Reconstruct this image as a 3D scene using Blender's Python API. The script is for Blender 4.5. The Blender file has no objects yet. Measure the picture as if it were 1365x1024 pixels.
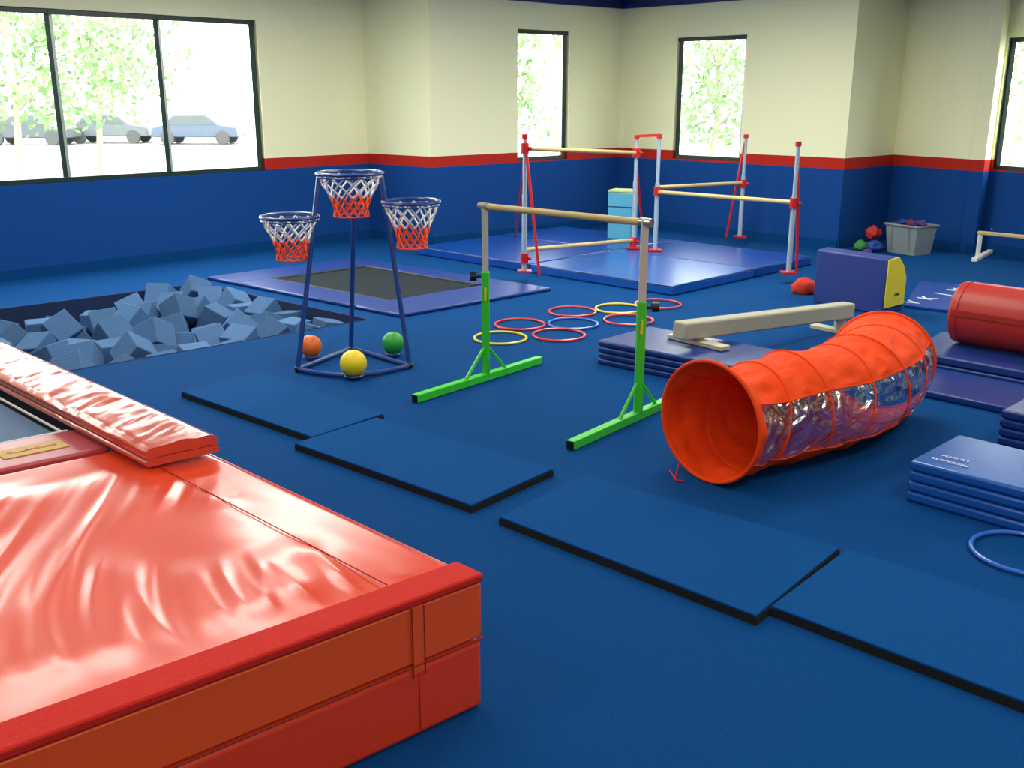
import bpy, bmesh, math, random
from mathutils import Vector, Matrix, noise, geometry
random.seed(7)
scn = bpy.context.scene
col = scn.collection
try:
    scn.view_settings.view_transform = 'Standard'
    scn.view_settings.look = 'None'
except Exception: pass

# ---------------- camera calibration ----------------
F = 1330.0; CX = 682.5; CY = 512.0; H = 1.8
P = math.atan2(387.0, F); CP = math.cos(P); SP = math.sin(P)
cam_d = bpy.data.cameras.new('camera'); cam = bpy.data.objects.new('camera', cam_d); col.objects.link(cam)
cam.location = (0, 0, H); cam.rotation_euler = (math.pi/2 - P, 0, 0)
cam_d.sensor_width = 36; cam_d.sensor_fit = 'HORIZONTAL'; cam_d.lens = F/1365*36
scn.camera = cam
def G(px, py, z=0.0):
    u = px-CX; v = CY-py
    t = (H-z)/(F*SP - v*CP)
    return Vector((u*t, (F*CP+v*SP)*t, z))
def RY(px, py, Y):
    u = px-CX; v = CY-py
    t = Y/(F*CP+v*SP)
    return Vector((u*t, Y, H+t*(v*CP-F*SP)))
def VZ(p, py):
    v = CY-py
    return H + p[1]/(F*CP+v*SP)*(v*CP-F*SP)

# ---------------- materials ----------------
def lin(c):
    out = []
    for x in c:
        x /= 255.0
        out.append(x/12.92 if x <= .04045 else ((x+.055)/1.055)**2.4)
    return (*out, 1)
MATS = {}
def mat(name, rgb, rough=.5, var=.12, nscale=6, bump=0, bscale=60, metal=0, coat=0, spec=.5, rgb2=None, sheen=0, rnd=0, crough=.15):
    if name in MATS: return MATS[name]
    m = bpy.data.materials.new(name); m.use_nodes = True; MATS[name] = m
    nt = m.node_tree; N = nt.nodes; L = nt.links; b = N['Principled BSDF']
    b.inputs['Roughness'].default_value = rough; b.inputs['Metallic'].default_value = metal
    b.inputs['Coat Weight'].default_value = coat; b.inputs['Coat Roughness'].default_value = crough
    b.inputs['Specular IOR Level'].default_value = spec; b.inputs['Sheen Weight'].default_value = sheen
    tc = N.new('ShaderNodeTexCoord')
    nz = N.new('ShaderNodeTexNoise'); nz.inputs['Scale'].default_value = nscale; nz.inputs['Detail'].default_value = 4
    L.new(tc.outputs['Object'], nz.inputs['Vector'])
    mx = N.new('ShaderNodeMixRGB')
    c = lin(rgb); c2 = lin(rgb2) if rgb2 else tuple(x*(1-var*2) for x in c[:3])+(1,)
    mx.inputs[1].default_value = c; mx.inputs[2].default_value = c2
    L.new(nz.outputs['Fac'], mx.inputs[0])
    src = mx.outputs[0]
    if rnd:
        oi = N.new('ShaderNodeObjectInfo'); hs = N.new('ShaderNodeHueSaturation')
        mr = N.new('ShaderNodeMapRange'); mr.inputs['To Min'].default_value = 1-rnd; mr.inputs['To Max'].default_value = 1+rnd
        L.new(oi.outputs['Random'], mr.inputs['Value']); L.new(mr.outputs[0], hs.inputs['Value']); L.new(src, hs.inputs['Color'])
        src = hs.outputs[0]
    L.new(src, b.inputs['Base Color'])
    if bump:
        nb = N.new('ShaderNodeTexNoise'); nb.inputs['Scale'].default_value = bscale; nb.inputs['Detail'].default_value = 3
        L.new(tc.outputs['Object'], nb.inputs['Vector'])
        bp = N.new('ShaderNodeBump'); bp.inputs['Strength'].default_value = bump; bp.inputs['Distance'].default_value = .01
        L.new(nb.outputs['Fac'], bp.inputs['Height']); L.new(bp.outputs[0], b.inputs['Normal'])
    return m
CARPET = mat('carpet_floor', (9, 78, 146), .95, .22, 110, .6, 220, spec=.08)
CARPETM = mat('carpet_mat', (12, 84, 154), .95, .2, 130, .6, 220, spec=.08)
FOAM_BLK = mat('black_foam', (16, 17, 20), .9, .1)
RED_V = mat('red_vinyl', (240, 66, 14), .27, .06, 5, .06, 22, coat=.55, crough=.16)
RED_D = mat('red_velcro', (218, 28, 8), .85, .1, 60, .4, 200)
ORANGE_V = mat('orange_side_vinyl', (246, 88, 20), .4, .04, 5, .1, 20, coat=.2, crough=.3)
LOWER_V = mat('lower_side_vinyl', (238, 64, 20), .4, .04, 5, .1, 20, coat=.2, crough=.3)
RED_S = mat('red_seam', (170, 30, 14), .7)
RED_P = mat('raised_pad_vinyl', (220, 80, 56), .24, .08, 5, .15, 14, coat=.6, crough=.12)
PURP_P = mat('trampoline_pad_vinyl', (186, 66, 80), .35, .08, 5, .12, 16, coat=.3)
BLUE_V = mat('blue_vinyl', (16, 74, 168), .28, .08, 5, .1, 14, coat=.25, crough=.18)
BLUE_V2 = mat('light_blue_vinyl', (24, 92, 182), .28, .08, 5, .1, 14, coat=.25, crough=.18)
BORDER_V = mat('border_pad_vinyl', (14, 58, 142), .38, .08, 5, .15, 12, coat=.12, crough=.25)
NAVY_V = mat('navy_vinyl', (14, 54, 130), .38, .08, 5, .1, 14, coat=.2, crough=.25)
PURPLE_V = mat('navy_block_vinyl', (36, 58, 136), .5, .06, 5, .08, 14)
YEL_V = mat('yellow_vinyl', (238, 220, 50), .45, .05, 5)
MESH_BLK = mat('trampoline_mesh', (36, 46, 54), .85, .15, 200, .3, 300, spec=.2)
BED_GREY = mat('trampoline_bed_grey', (50, 88, 130), .6, .1, 100, .2, 300)
CUBE_M = mat('blue_foam', (80, 116, 160), .95, .1, 40, .4, 120, spec=.15, rnd=.25)
GREEN = mat('green_paint', (60, 210, 50), .35, .04)
STEEL = mat('steel', (185, 185, 170), .3, .08, 20, metal=.7)
BEIGE_ST = mat('beige_steel', (205, 206, 188), .4, .08, 20, metal=.05)
GALV = mat('galvanised_post', (172, 196, 215), .4, .1, 20, metal=.1)
WOOD = mat('wood_rail', (220, 196, 130), .5, .15, 12)
RED_PAINT = mat('red_paint', (205, 30, 28), .4, .05)
NAVY_PAINT = mat('navy_paint', (24, 66, 138), .3, .05, coat=.3)
WHITE = mat('white_cord', (240, 240, 235), .8, .04)
ORANGE_C = mat('orange_cord', (255, 90, 40), .8, .04)
BLACK = mat('black_plastic', (18, 18, 20), .4, .05)
BEAM = mat('beam_suede', (186, 186, 164), .9, .12, 30, .4, 150)
WOODL = mat('pale_foot_board', (204, 200, 174), .6, .1, 15)
CYAN_V = mat('cyan_vinyl', (90, 180, 210), .5, .05)
PALE_Y = mat('pale_yellow_vinyl', (210, 220, 150), .5, .05)
GREY_PL = mat('grey_tote_plastic', (130, 142, 144), .5, .05)
FRAME = mat('dark_green_window_frame', (22, 48, 44), .4, .05)
CROWN = mat('navy_crown', (20, 44, 116), .5, .05)
CEIL = mat('ceiling_tile', (160, 160, 150), .9, .03)
BRTRED = mat('tunnel_red_fabric', (255, 76, 14), .7, .08, 6, .3, 12, spec=.2)
WPRINT = mat('white_print', (210, 220, 230), .6, .02)

def hoopmat(n, c): return mat('hoop_'+n, c, .3, .03, coat=.3)

def wallmat():
    m = bpy.data.materials.new('wall_paint_and_carpet'); m.use_nodes = True
    nt = m.node_tree; N = nt.nodes; L = nt.links; b = N['Principled BSDF']
    b.inputs['Roughness'].default_value = .85; b.inputs['Specular IOR Level'].default_value = .2
    g = N.new('ShaderNodeNewGeometry'); s = N.new('ShaderNodeSeparateXYZ'); L.new(g.outputs['Position'], s.inputs[0])
    mr = N.new('ShaderNodeMapRange'); mr.inputs['From Max'].default_value = 3.0
    L.new(s.outputs['Z'], mr.inputs['Value'])
    cr = N.new('ShaderNodeValToRGB'); cr.color_ramp.interpolation = 'CONSTANT'
    e = cr.color_ramp.elements
    e[0].position = 0; e[0].color = lin((12, 70, 142))
    e[1].position = .93/3; e[1].color = lin((186, 42, 30))
    e2 = e.new(1.06/3); e2.color = lin((250, 250, 206))
    L.new(mr.outputs[0], cr.inputs[0])
    nz = N.new('ShaderNodeTexNoise'); nz.inputs['Scale'].default_value = 60; L.new(g.outputs['Position'], nz.inputs['Vector'])
    mx = N.new('ShaderNodeMixRGB'); mx.blend_type = 'MULTIPLY'; mx.inputs[0].default_value = .05
    L.new(cr.outputs[0], mx.inputs[1]); L.new(nz.outputs['Fac'], mx.inputs[2]); L.new(mx.outputs[0], b.inputs['Base Color'])
    bp = N.new('ShaderNodeBump'); bp.inputs['Strength'].default_value = .2; bp.inputs['Distance'].default_value = .005
    L.new(nz.outputs['Fac'], bp.inputs['Height']); L.new(bp.outputs[0], b.inputs['Normal'])
    return m
WALL = wallmat()

def clearmat(name, tint, mixf, bump, rough=.08):
    m = bpy.data.materials.new(name); m.use_nodes = True
    nt = m.node_tree; N = nt.nodes; L = nt.links; N.remove(N['Principled BSDF'])
    out = N['Material Output']
    tr = N.new('ShaderNodeBsdfTransparent'); tr.inputs[0].default_value = tint
    gl = N.new('ShaderNodeBsdfGlossy'); gl.inputs['Roughness'].default_value = rough
    mx = N.new('ShaderNodeMixShader'); mx.inputs[0].default_value = mixf
    L.new(tr.outputs[0], mx.inputs[1]); L.new(gl.outputs[0], mx.inputs[2]); L.new(mx.outputs[0], out.inputs[0])
    if bump:
        gl.inputs[0].default_value = (.92, .96, 1, 1)
        tc = N.new('ShaderNodeTexCoord'); nz = N.new('ShaderNodeTexNoise'); nz.inputs['Scale'].default_value = 8; nz.inputs['Detail'].default_value = 1.5
        nz.inputs['Distortion'].default_value = 1.0
        bp = N.new('ShaderNodeBump'); bp.inputs['Strength'].default_value = bump; bp.inputs['Distance'].default_value = .07
        L.new(tc.outputs['Object'], nz.inputs['Vector']); L.new(nz.outputs['Fac'], bp.inputs['Height']); L.new(bp.outputs[0], gl.inputs['Normal'])
    return m
VINYL = clearmat('clear_vinyl', (.72, .78, .88, 1), .58, .9, .2)
GLASS = clearmat('window_glass', (.95, .97, .96, 1), .05, 0)

# ---------------- mesh builder ----------------
WL = {}
def tag(o, label=None, cat=None, group=None, kind=None):
    if label: o['label'] = label
    if cat: o['category'] = cat
    if group: o['group'] = group
    if kind: o['kind'] = kind
    return o
def empty(name, loc, label, cat, group=None):
    o = bpy.data.objects.new(name, None); col.objects.link(o); o.location = loc; o.empty_display_size = .1
    WL[o] = Vector(loc)
    return tag(o, label, cat, group)
class MB:
    def __init__(s): s.v = []; s.f = []
    def add(s, vs, fs):
        n = len(s.v); s.v += [Vector(v) for v in vs]; s.f += [tuple(i+n for i in f) for f in fs]; return s
    def prism(s, pts, z0, z1):
        n = len(pts)
        area = sum(pts[i][0]*pts[(i+1) % n][1]-pts[(i+1) % n][0]*pts[i][1] for i in range(n))
        if area < 0: pts = pts[::-1]
        vs = [(p[0], p[1], z0) for p in pts]+[(p[0], p[1], z1) for p in pts]
        fs = [tuple(range(n-1, -1, -1)), tuple(range(n, 2*n))]+[(i, (i+1) % n, n+(i+1) % n, n+i) for i in range(n)]
        return s.add(vs, fs)
    def box(s, c, sx, sy, sz, rz=0):
        c = Vector(c); R = Matrix.Rotation(rz, 3, 'Z'); pts = [c+R@Vector((a*sx/2, b*sy/2, 0)) for a, b in ((-1, -1), (1, -1), (1, 1), (-1, 1))]
        return s.prism(pts, c.z-sz/2, c.z+sz/2)
    def bar(s, p, q, w, h):
        p = Vector(p); q = Vector(q); d = (q-p).normalized()
        up = Vector((0, 0, 1)) if abs(d.z) < .9 else Vector((0, 1, 0))
        sd = d.cross(up).normalized(); up = sd.cross(d).normalized()
        vs = []
        for c in (p, q):
            for a, b in ((-1, -1), (1, -1), (1, 1), (-1, 1)): vs.append(c+sd*a*w/2+up*b*h/2)
        return s.add(vs, [(0, 1, 2, 3), (7, 6, 5, 4), (0, 4, 5, 1), (1, 5, 6, 2), (2, 6, 7, 3), (3, 7, 4, 0)])
    def tube(s, pts, r, n=10, closed=False, r2=None):
        pts = [Vector(p) for p in pts]; m = len(pts); vs = []; fs = []
        prev = None
        for i, p in enumerate(pts):
            if closed: d = pts[(i+1) % m]-pts[i-1]
            else: d = pts[min(i+1, m-1)]-pts[max(i-1, 0)]
            d.normalize()
            if prev is None:
                up = Vector((0, 0, 1)) if abs(d.z) < .9 else Vector((1, 0, 0))
                a = d.cross(up).normalized()
            else:
                a = (prev-d*prev.dot(d)).normalized()
            prev = a; b = d.cross(a)
            rr = r if r2 is None else r+(r2-r)*i/(m-1)
            for k in range(n):
                t = 2*math.pi*k/n; vs.append(p+(a*math.cos(t)+b*math.sin(t))*rr)
        for i in range(m if closed else m-1):
            for k in range(n):
                i2 = (i+1) % m
                fs.append((i*n+k, i*n+(k+1) % n, i2*n+(k+1) % n, i2*n+k))
        if not closed:
            fs.append(tuple(range(n-1, -1, -1))); fs.append(tuple(range((m-1)*n, m*n)))
        return s.add(vs, fs)
    def ring(s, c, R, r, n=40, k=8, nrm=None):
        c = Vector(c); pts = []
        if nrm is None: A, B = Vector((1, 0, 0)), Vector((0, 1, 0))
        else:
            nrm = Vector(nrm).normalized(); A = nrm.cross(Vector((0, 0, 1)))
            A.normalize(); B = nrm.cross(A)
        for i in range(n):
            t = 2*math.pi*i/n; pts.append(c+(A*math.cos(t)+B*math.sin(t))*R)
        return s.tube(pts, r, k, True)
    def sphere(s, c, r, sc=(1, 1, 1), n=20, m=12, nz=0, seed=0):
        c = Vector(c); vs = []; fs = []
        for j in range(m+1):
            ph = math.pi*j/m
            for i in range(n):
                t = 2*math.pi*i/n
                d = Vector((math.sin(ph)*math.cos(t), math.sin(ph)*math.sin(t), math.cos(ph)))
                rr = r*(1+(nz*noise.noise(d*1.8+Vector((seed, 0, 0))) if nz else 0))
                vs.append(c+Vector((d.x*sc[0], d.y*sc[1], d.z*sc[2]))*rr)
        for j in range(m):
            for i in range(n):
                a = j*n+i; b = j*n+(i+1) % n; fs.append((a, a+n, b+n, b))
        return s.add(vs, fs)
    def build(s, name, m, parent=None, bevel=0, seg=2, smooth=True, world_origin=None):
        lo = Vector((min(v.x for v in s.v), min(v.y for v in s.v), min(v.z for v in s.v)))
        hi = Vector((max(v.x for v in s.v), max(v.y for v in s.v), max(v.z for v in s.v)))
        W = Vector(((lo.x+hi.x)/2, (lo.y+hi.y)/2, lo.z)) if world_origin is None else Vector(world_origin)
        me = bpy.data.meshes.new(name)
        me.from_pydata([tuple(v-W) for v in s.v], [], s.f); me.validate()
        bm = bmesh.new(); bm.from_mesh(me); bmesh.ops.remove_doubles(bm, verts=bm.verts, dist=1e-6)
        bmesh.ops.recalc_face_normals(bm, faces=bm.faces); bm.to_mesh(me); bm.free()
        me.materials.append(m)
        if smooth:
            me.polygons.foreach_set('use_smooth', [True]*len(me.polygons))
            me.set_sharp_from_angle(angle=math.radians(35))
        o = bpy.data.objects.new(name, me); col.objects.link(o); WL[o] = W
        if parent is not None:
            o.parent = parent; o.location = W-WL[parent]
        else: o.location = W
        if bevel:
            b = o.modifiers.new('bevel', 'BEVEL'); b.width = bevel; b.segments = seg; b.limit_method = 'ANGLE'; b.angle_limit = math.radians(40)
        return o
def text(name, s, size, loc, xdir, ydir, m, parent, ext=.001):
    cu = bpy.data.curves.new(name, 'FONT'); cu.body = s; cu.size = size; cu.extrude = ext; cu.align_x = 'CENTER'; cu.align_y = 'CENTER'; cu.offset = size*.015
    to = bpy.data.objects.new('tmp', cu); col.objects.link(to)
    dg = bpy.context.evaluated_depsgraph_get(); me = bpy.data.meshes.new_from_object(to.evaluated_get(dg)); bpy.data.objects.remove(to)
    me.name = name; me.materials.clear(); me.materials.append(m)
    x = Vector(xdir).normalized(); y = Vector(ydir).normalized(); z = x.cross(y).normalized()
    M = Matrix((x, y, z)).transposed()
    for v in me.vertices: v.co = M@v.co
    o = bpy.data.objects.new(name, me); col.objects.link(o); o.parent = parent; o.location = Vector(loc)-WL[parent]; WL[o] = Vector(loc)
    return o

# ---------------- room ----------------
ZS = .93
def S(px, py):
    p = G(px, py, ZS); p.z = 0; return p
P0 = S(0, 248); P1 = S(490, 219); P2 = S(575, 224.5); P3 = S(825, 210); P4 = S(1125, 227); P5 = S(1190, 221); P6 = S(1311, 230); P7 = S(1319, 228.5)
L0 = P1+(P0-P1).normalized()*16
P8 = P7+(P6-P5).normalized()*10
K = Vector((-2.0, -9.0, 0))
outline = [L0, P1, P2, P3, P4, P5, P6, P7, P8, K]
cen = Vector((0, 4, 0))
ZC = 3.12
def wall_s(px, z, A, B):
    u = px-CX; d = (B-A).normalized()
    return (u*(A.y*CP-(z-H)*SP)-F*A.x)/(F*d.x-u*d.y*CP)
def outward(A, B):
    d = (B-A).normalized(); n = Vector((d.y, -d.x, 0)); mid = (A+B)/2
    return n if n.dot(cen-mid) < 0 else -n
def wall(name, A, B, wins=(), th=.16, on=None):
    d = (B-A).normalized(); Ln = (B-A).length; n = on or outward(A, B); m = MB()
    ss = sorted({0, Ln}|{w[0] for w in wins}|{w[1] for w in wins}); zs = sorted({0, ZC}|{w[2] for w in wins}|{w[3] for w in wins})
    for i in range(len(ss)-1):
        for j in range(len(zs)-1):
            a, b = ss[i], ss[i+1]; c, e = zs[j], zs[j+1]
            if any(w[0] <= a+1e-6 and b <= w[1]+1e-6 and w[2] <= c+1e-6 and e <= w[3]+1e-6 for w in wins): continue
            p, q = A+d*a, A+d*b
            m.prism([p, q, q+n*th, p+n*th], c, e)
    tag(m.build(name, WALL, smooth=False), kind='structure')
def window(name, A, B, s0, s1, z0, z1, mull, on=None):
    d = (B-A).normalized(); n = on or outward(A, B); m = MB(); fw = .05; off = n*.07
    def at(s, z): p = A+d*s+off; return Vector((p.x, p.y, z))
    for s in [s0+fw/2, s1-fw/2]+list(mull): m.bar(at(s, z0), at(s, z1), fw, .08)
    for z in (z0+fw/2, z1-fw/2): m.bar(at(s0, z), at(s1, z), .08, fw)
    o = tag(m.build(name, FRAME, bevel=.004), kind='structure')
    ed = [s0]+list(mull)+[s1]
    for i in range(len(ed)-1):
        g = MB(); g.bar(at(ed[i]+.03, (z0+z1)/2), at(ed[i+1]-.03, (z0+z1)/2), .006, z1-z0-2*fw+.01); g.build('pane', GLASS, o)
# left wall
dl = (P1-L0).normalized()
zb = .925; zt = VZ(L0+dl*wall_s(346, 2.5, L0, P1), 27)
wl0 = wall_s(-170, 1, L0, P1); wl1 = wall_s(354, 1, L0, P1)
wall('wall_left', L0, P1, [(wl0, wl1, zb, zt)])
window('window_1', L0, P1, wl0, wl1, zb, zt, [wall_s(88, 1.3, L0, P1), wall_s(227, 1.3, L0, P1)])
nb = outward(P3, P4); na = outward(P2, P3)
wall('wall_left_return', P1, P2, on=nb)
def wwin(i, A, B, pa, pb, yt, yb, on):
    d = (B-A).normalized()
    a = wall_s(pa, 1, A, B); b = wall_s(pb, 1, A, B); p = A+d*b
    z0 = max(.95, VZ(p, yb)); z1 = VZ(p, yt)
    window('window_%d' % i, A, B, a, b, z0, z1, [], on)
    return (a, b, z0, z1)
wall('wall_back_left', P2, P3, [wwin(2, P2, P3, 690, 757, 42, 212, na)], on=na)
wall('wall_back_right', P3, P4, [wwin(3, P3, P4, 896, 986, 46, 216, nb)], on=nb)
wall('wall_right_return', P4, P5, on=na)
wall('wall_right', P5, P6, on=nb)
wall('wall_right_jog', P6, P7, on=na)
wall('wall_right_far', P7, P8, [wwin(4, P7, P8, 1323, 1440, 44, 236, nb)], on=nb)
wall('wall_rear_right', P8, K); wall('wall_rear_left', K, L0)
for i, (A, B, n) in enumerate([(L0, P1, na), (P1, P2, nb), (P2, P3, na), (P3, P4, nb), (P4, P5, na), (P5, P6, nb), (P6, P7, na), (P7, P8, nb)]):
    m = MB()
    if i >= 2: m.prism([A, B, B-n*.05, A-n*.05], 2.91, 3.0)
    m.prism([A, B, B-n*.09, A-n*.09], 3.0, 3.115)
    tag(m.build('trim_%d' % (i+1), CROWN, smooth=False), kind='structure')
    m = MB(); m.prism([A, B, B-n*.02, A-n*.02], 0, .1)
    tag(m.build(['baseboard_left', 'baseboard_left_return', 'baseboard_back_left', 'baseboard_back_right', 'baseboard_right_return', 'baseboard_right', 'baseboard_right_jog', 'baseboard_right_far'][i], CARPET, smooth=False), kind='structure')

# pit quad and floor
PR = G(266, 378); PN = G(493, 426); dirp = (G(493, 425)-G(130, 492)).normalized(); dirf = (G(268, 379)-G(0, 411)).normalized()
dav = ((dirp+dirf)/2).normalized()
PL = 3.7
QF = PR-dav*PL; QN = PN-dav*PL
pit = [PN, PR, QF, QN]
def tess(outer, hole, z):
    polys = [[Vector((p.x, p.y, 0)) for p in outer], [Vector((p.x, p.y, 0)) for p in hole]]
    tris = geometry.tessellate_polygon(polys); allp = polys[0]+polys[1]
    return [(p.x, p.y, z) for p in allp], [tuple(t) for t in tris]
big = [p+(p-cen).normalized()*.15 for p in outline]
vs, fs = tess(big, pit, 0)
m = MB(); m.add(vs, fs)
ZB = -.70
for i in range(4):
    a, b = pit[i], pit[(i+1) % 4]
    m.add([(a.x, a.y, 0), (b.x, b.y, 0), (b.x, b.y, ZB), (a.x, a.y, ZB)], [(0, 1, 2, 3)])
m.add([(p.x, p.y, ZB) for p in pit], [(0, 1, 2, 3)])
floor = tag(m.build('floor', CARPET, smooth=False), kind='structure')
pc_ = sum(pit, Vector())/4
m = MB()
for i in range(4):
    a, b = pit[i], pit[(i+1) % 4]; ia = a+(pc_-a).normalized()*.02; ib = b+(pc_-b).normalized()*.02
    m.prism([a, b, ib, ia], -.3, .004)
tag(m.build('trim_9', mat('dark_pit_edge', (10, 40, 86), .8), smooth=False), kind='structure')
m = MB(); m.prism(big, ZC, ZC+.12); tag(m.build('ceiling', CEIL, smooth=False), kind='structure')

# ---------------- foam cubes ----------------
s = .22
cm = MB(); cm.box((0, 0, 0), s, s, s)
cube0 = cm.build('foam_cube', CUBE_M, bevel=.008, world_origin=(0, 0, 0))
tag(cube0, 'blue foam cube lying loose in the sunken foam pit', 'foam block', 'blue foam cubes filling the pit')
ex = (PN-PR); Lx = ex.length; ex.normalize(); Ly = PL
cubes = [cube0]; pos = []
random.seed(5)
NXX, NYY = 6, 9
for layer in range(6):
    for i in range(NXX):
        for j in range(NYY):
            a = .22+(Lx-.44)*i/(NXX-1); b = .22+(Ly-.44)*j/(NYY-1)
            if layer == 5 and random.random() < .45: continue
            sh = .06*(1 if layer % 2 else -1)
            a = min(max(a+sh, .2), Lx-.2); b = min(max(b+sh, .2), Ly-.2)
            pos.append(PR+ex*a-dav*b+Vector((0, 0, ZB+.22+layer*.43)))
for i in range(1, len(pos)):
    c = cube0.copy(); col.objects.link(c); cubes.append(c)
for c, p in zip(cubes, pos):
    c.location = p; c.rotation_euler = (random.uniform(0, 3), random.uniform(0, 3), random.uniform(0, 3))
wm = MB()
for i in range(4):
    a, b = pit[i], pit[(i+1) % 4]; oa = a+(a-pc_).normalized()*.5; ob = b+(b-pc_).normalized()*.5
    wm.prism([a, b, ob, oa], -.8, 3.2)
guard = wm.build('guard', CARPET, smooth=False)
def sim():
    bpy.context.view_layer.update()
    bpy.ops.object.select_all(action='DESELECT')
    bpy.ops.rigidbody.world_add()
    for ob in (floor, guard):
        bpy.context.view_layer.objects.active = ob; ob.select_set(True)
        bpy.ops.rigidbody.object_add(type='PASSIVE'); ob.rigid_body.collision_shape = 'MESH'; ob.rigid_body.friction = .9
        ob.rigid_body.use_margin = True; ob.rigid_body.collision_margin = .005
        ob.select_set(False)
    for c in cubes: c.select_set(True)
    bpy.context.view_layer.objects.active = cubes[0]
    bpy.ops.rigidbody.objects_add(type='ACTIVE')
    for c in cubes:
        c.rigid_body.collision_shape = 'BOX'; c.rigid_body.friction = 1.0; c.rigid_body.mass = 1.0
        c.rigid_body.linear_damping = .35; c.rigid_body.angular_damping = .7; c.rigid_body.use_margin = True; c.rigid_body.collision_margin = .001
    rw = scn.rigidbody_world; rw.point_cache.frame_start = 1; rw.point_cache.frame_end = 120; rw.substeps_per_frame = 20; rw.solver_iterations = 40
    for fr in range(1, 100): scn.frame_set(fr)
    dg = bpy.context.evaluated_depsgraph_get()
    ms = [c.evaluated_get(dg).matrix_world.copy() for c in cubes]
    bpy.ops.rigidbody.objects_remove()
    bpy.ops.object.select_all(action='DESELECT')
    for ob in (floor, guard):
        ob.select_set(True); bpy.context.view_layer.objects.active = ob; bpy.ops.rigidbody.object_remove(); ob.select_set(False)
    bpy.ops.rigidbody.world_remove()
    scn.frame_set(1)
    for c, M in zip(cubes, ms): c.matrix_world = M
try:
    sim()
except Exception as e:
    print('SIM FAIL', e)
bpy.data.objects.remove(guard)
bpy.context.view_layer.update()
kept = []
for c in sorted(cubes, key=lambda o: -o.matrix_world.translation.z):
    q = c.matrix_world.translation.copy(); a = (q-PR).dot(ex)
    bad = q.z > -.02 or a < .06 or a > Lx-.06 or q.z < -.50 or any((q-k).length < .2 for k in kept)
    if bad and c is not cube0: bpy.data.objects.remove(c)
    else: kept.append(q)

# ---------------- sunken trampoline beside the pit ----------------
def lerp(a, b, t): return a+(b-a)*t
def quadpt(q, u, v): return lerp(lerp(q[0], q[1], u), lerp(q[3], q[2], u), v)
q = [G(276, 373), G(475, 347), G(735, 388), G(533, 424)]   # left, back, right, front
c0 = sum(q, Vector())/4
t = empty('trampoline', c0, 'floor level rectangular trampoline with blue border pads beside the foam pit', 'trampoline')
iu0, iu1, iv0, iv1 = .20, .84, .18, .80
for (a, b, c, d) in ((0, 1, 0, iv0), (0, 1, iv1, 1), (0, iu0, iv0, iv1), (iu1, 1, iv0, iv1)):
    MB().prism([quadpt(q, x, y) for x, y in ((a, c), (b, c), (b, d), (a, d))], 0, .035).build('border_pad', BORDER_V, t, bevel=.012)
MB().prism([quadpt(q, x, y) for x, y in ((iu0, iv0), (iu1, iv0), (iu1, iv1), (iu0, iv1))], .003, .02).build('jumping_bed', MESH_BLK, t)
m = MB(); pp = [quadpt(q, x, y)+Vector((0, 0, .025)) for x, y in ((iu0+.01, iv0+.01), (iu1-.01, iv0+.01), (iu1-.01, iv1-.01), (iu0+.01, iv1-.01))]
m.tube(pp+[pp[0]], .012, 6); m.build('bed_edge_cord', BLACK, t)

# ---------------- landing mats under the bars ----------------
q = [G(553, 339), G(749, 311), G(1083, 353), G(897, 395)]
LT = .10
cells = [(0, .55, 0, .5), (.0, .55, .5, 1), (.55, 1, 0, .5), (.55, 1, .5, 1)]
names = ['blue landing mat nearest the sunken trampoline, front left under the bars', 'lighter blue landing mat at the front right corner under the bars',
         'blue landing mat in the back left corner behind the left bar post', 'blue landing mat at the back right beneath the far bar post']
for (a, b, c, d), nm, mt in zip(cells, names, [BLUE_V, BLUE_V2, BLUE_V, BLUE_V]):
    def pt(u, v): return lerp(lerp(q[0], q[3], v), lerp(q[1], q[2], v), u)
    e = .003
    r_ = empty('landing_mat', pt((a+b)/2, (c+d)/2), nm, 'gym mat', 'landing mats under the bars')
    MB().prism([pt(x, y) for x, y in ((a+e, c+e), (b-e, c+e), (b-e, d-e), (a+e, d-e))], 0, LT-.006).build('mat_body', mt, r_, bevel=.015)
    m = MB(); pp = [pt(x, y) for x, y in ((a+e, c+e), (b-e, c+e), (b-e, d-e), (a+e, d-e))]
    m.tube([Vector((p.x, p.y, LT-.012)) for p in pp], .006, 6, True); m.build('piping', NAVY_V, r_)

# ---------------- horizontal bars ----------------
A = G(699, 362, LT); B = G(844, 331, LT); C = G(873, 334, LT); D = G(1051, 364, LT); E = G(986, 316, LT)
def up(p, z): return Vector((p.x, p.y, z))
def post(root, p, ytop):
    zt = VZ(p, ytop)
    MB().tube([p, up(p, LT+.75)], .026, 12).build('post', GALV, root)
    MB().tube([up(p, LT+.75), up(p, zt)], .02, 12).build('inner_post', GALV, root)
    MB().tube([up(p, zt-.03), up(p, zt+.015)], .03, 12).build('post_cap', RED_PAINT, root)
    MB().box(up(p, LT+.008), .14, .14, .016).build('base_plate', RED_PAINT, root)
    return zt
def clamp(root, p, z):
    m = MB(); m.tube([up(p, z-.05), up(p, z+.05)], .04, 12); m.sphere(up(p, z)+Vector((.05, -.02, 0)), .02, n=10, m=6)
    m.build('clamp', RED_PAINT, root)
def rail(root, p, zp, q_, zq):
    MB().tube([up(p, zp), up(q_, zq)], .021, 12).build('rail', WOOD, root)
def brace(root, p, z, b_):
    MB().tube([up(p, z), b_], .014, 8).build('brace', RED_PAINT, root)
t = empty('uneven_bars', A, 'left set of gymnastics bars with wooden rails, grey posts and red braces', 'gymnastics bar', 'bars on the blue landing mats')
zA = post(t, A, 181); zB = post(t, B, 182)
rail(t, A, VZ(A, 198), B, VZ(B, 204)); rail(t, A, VZ(A, 333), B, VZ(B, 320))
for p, y in ((A, 198), (A, 344), (B, 204), (B, 322)): clamp(t, p, VZ(p, y))
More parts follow.
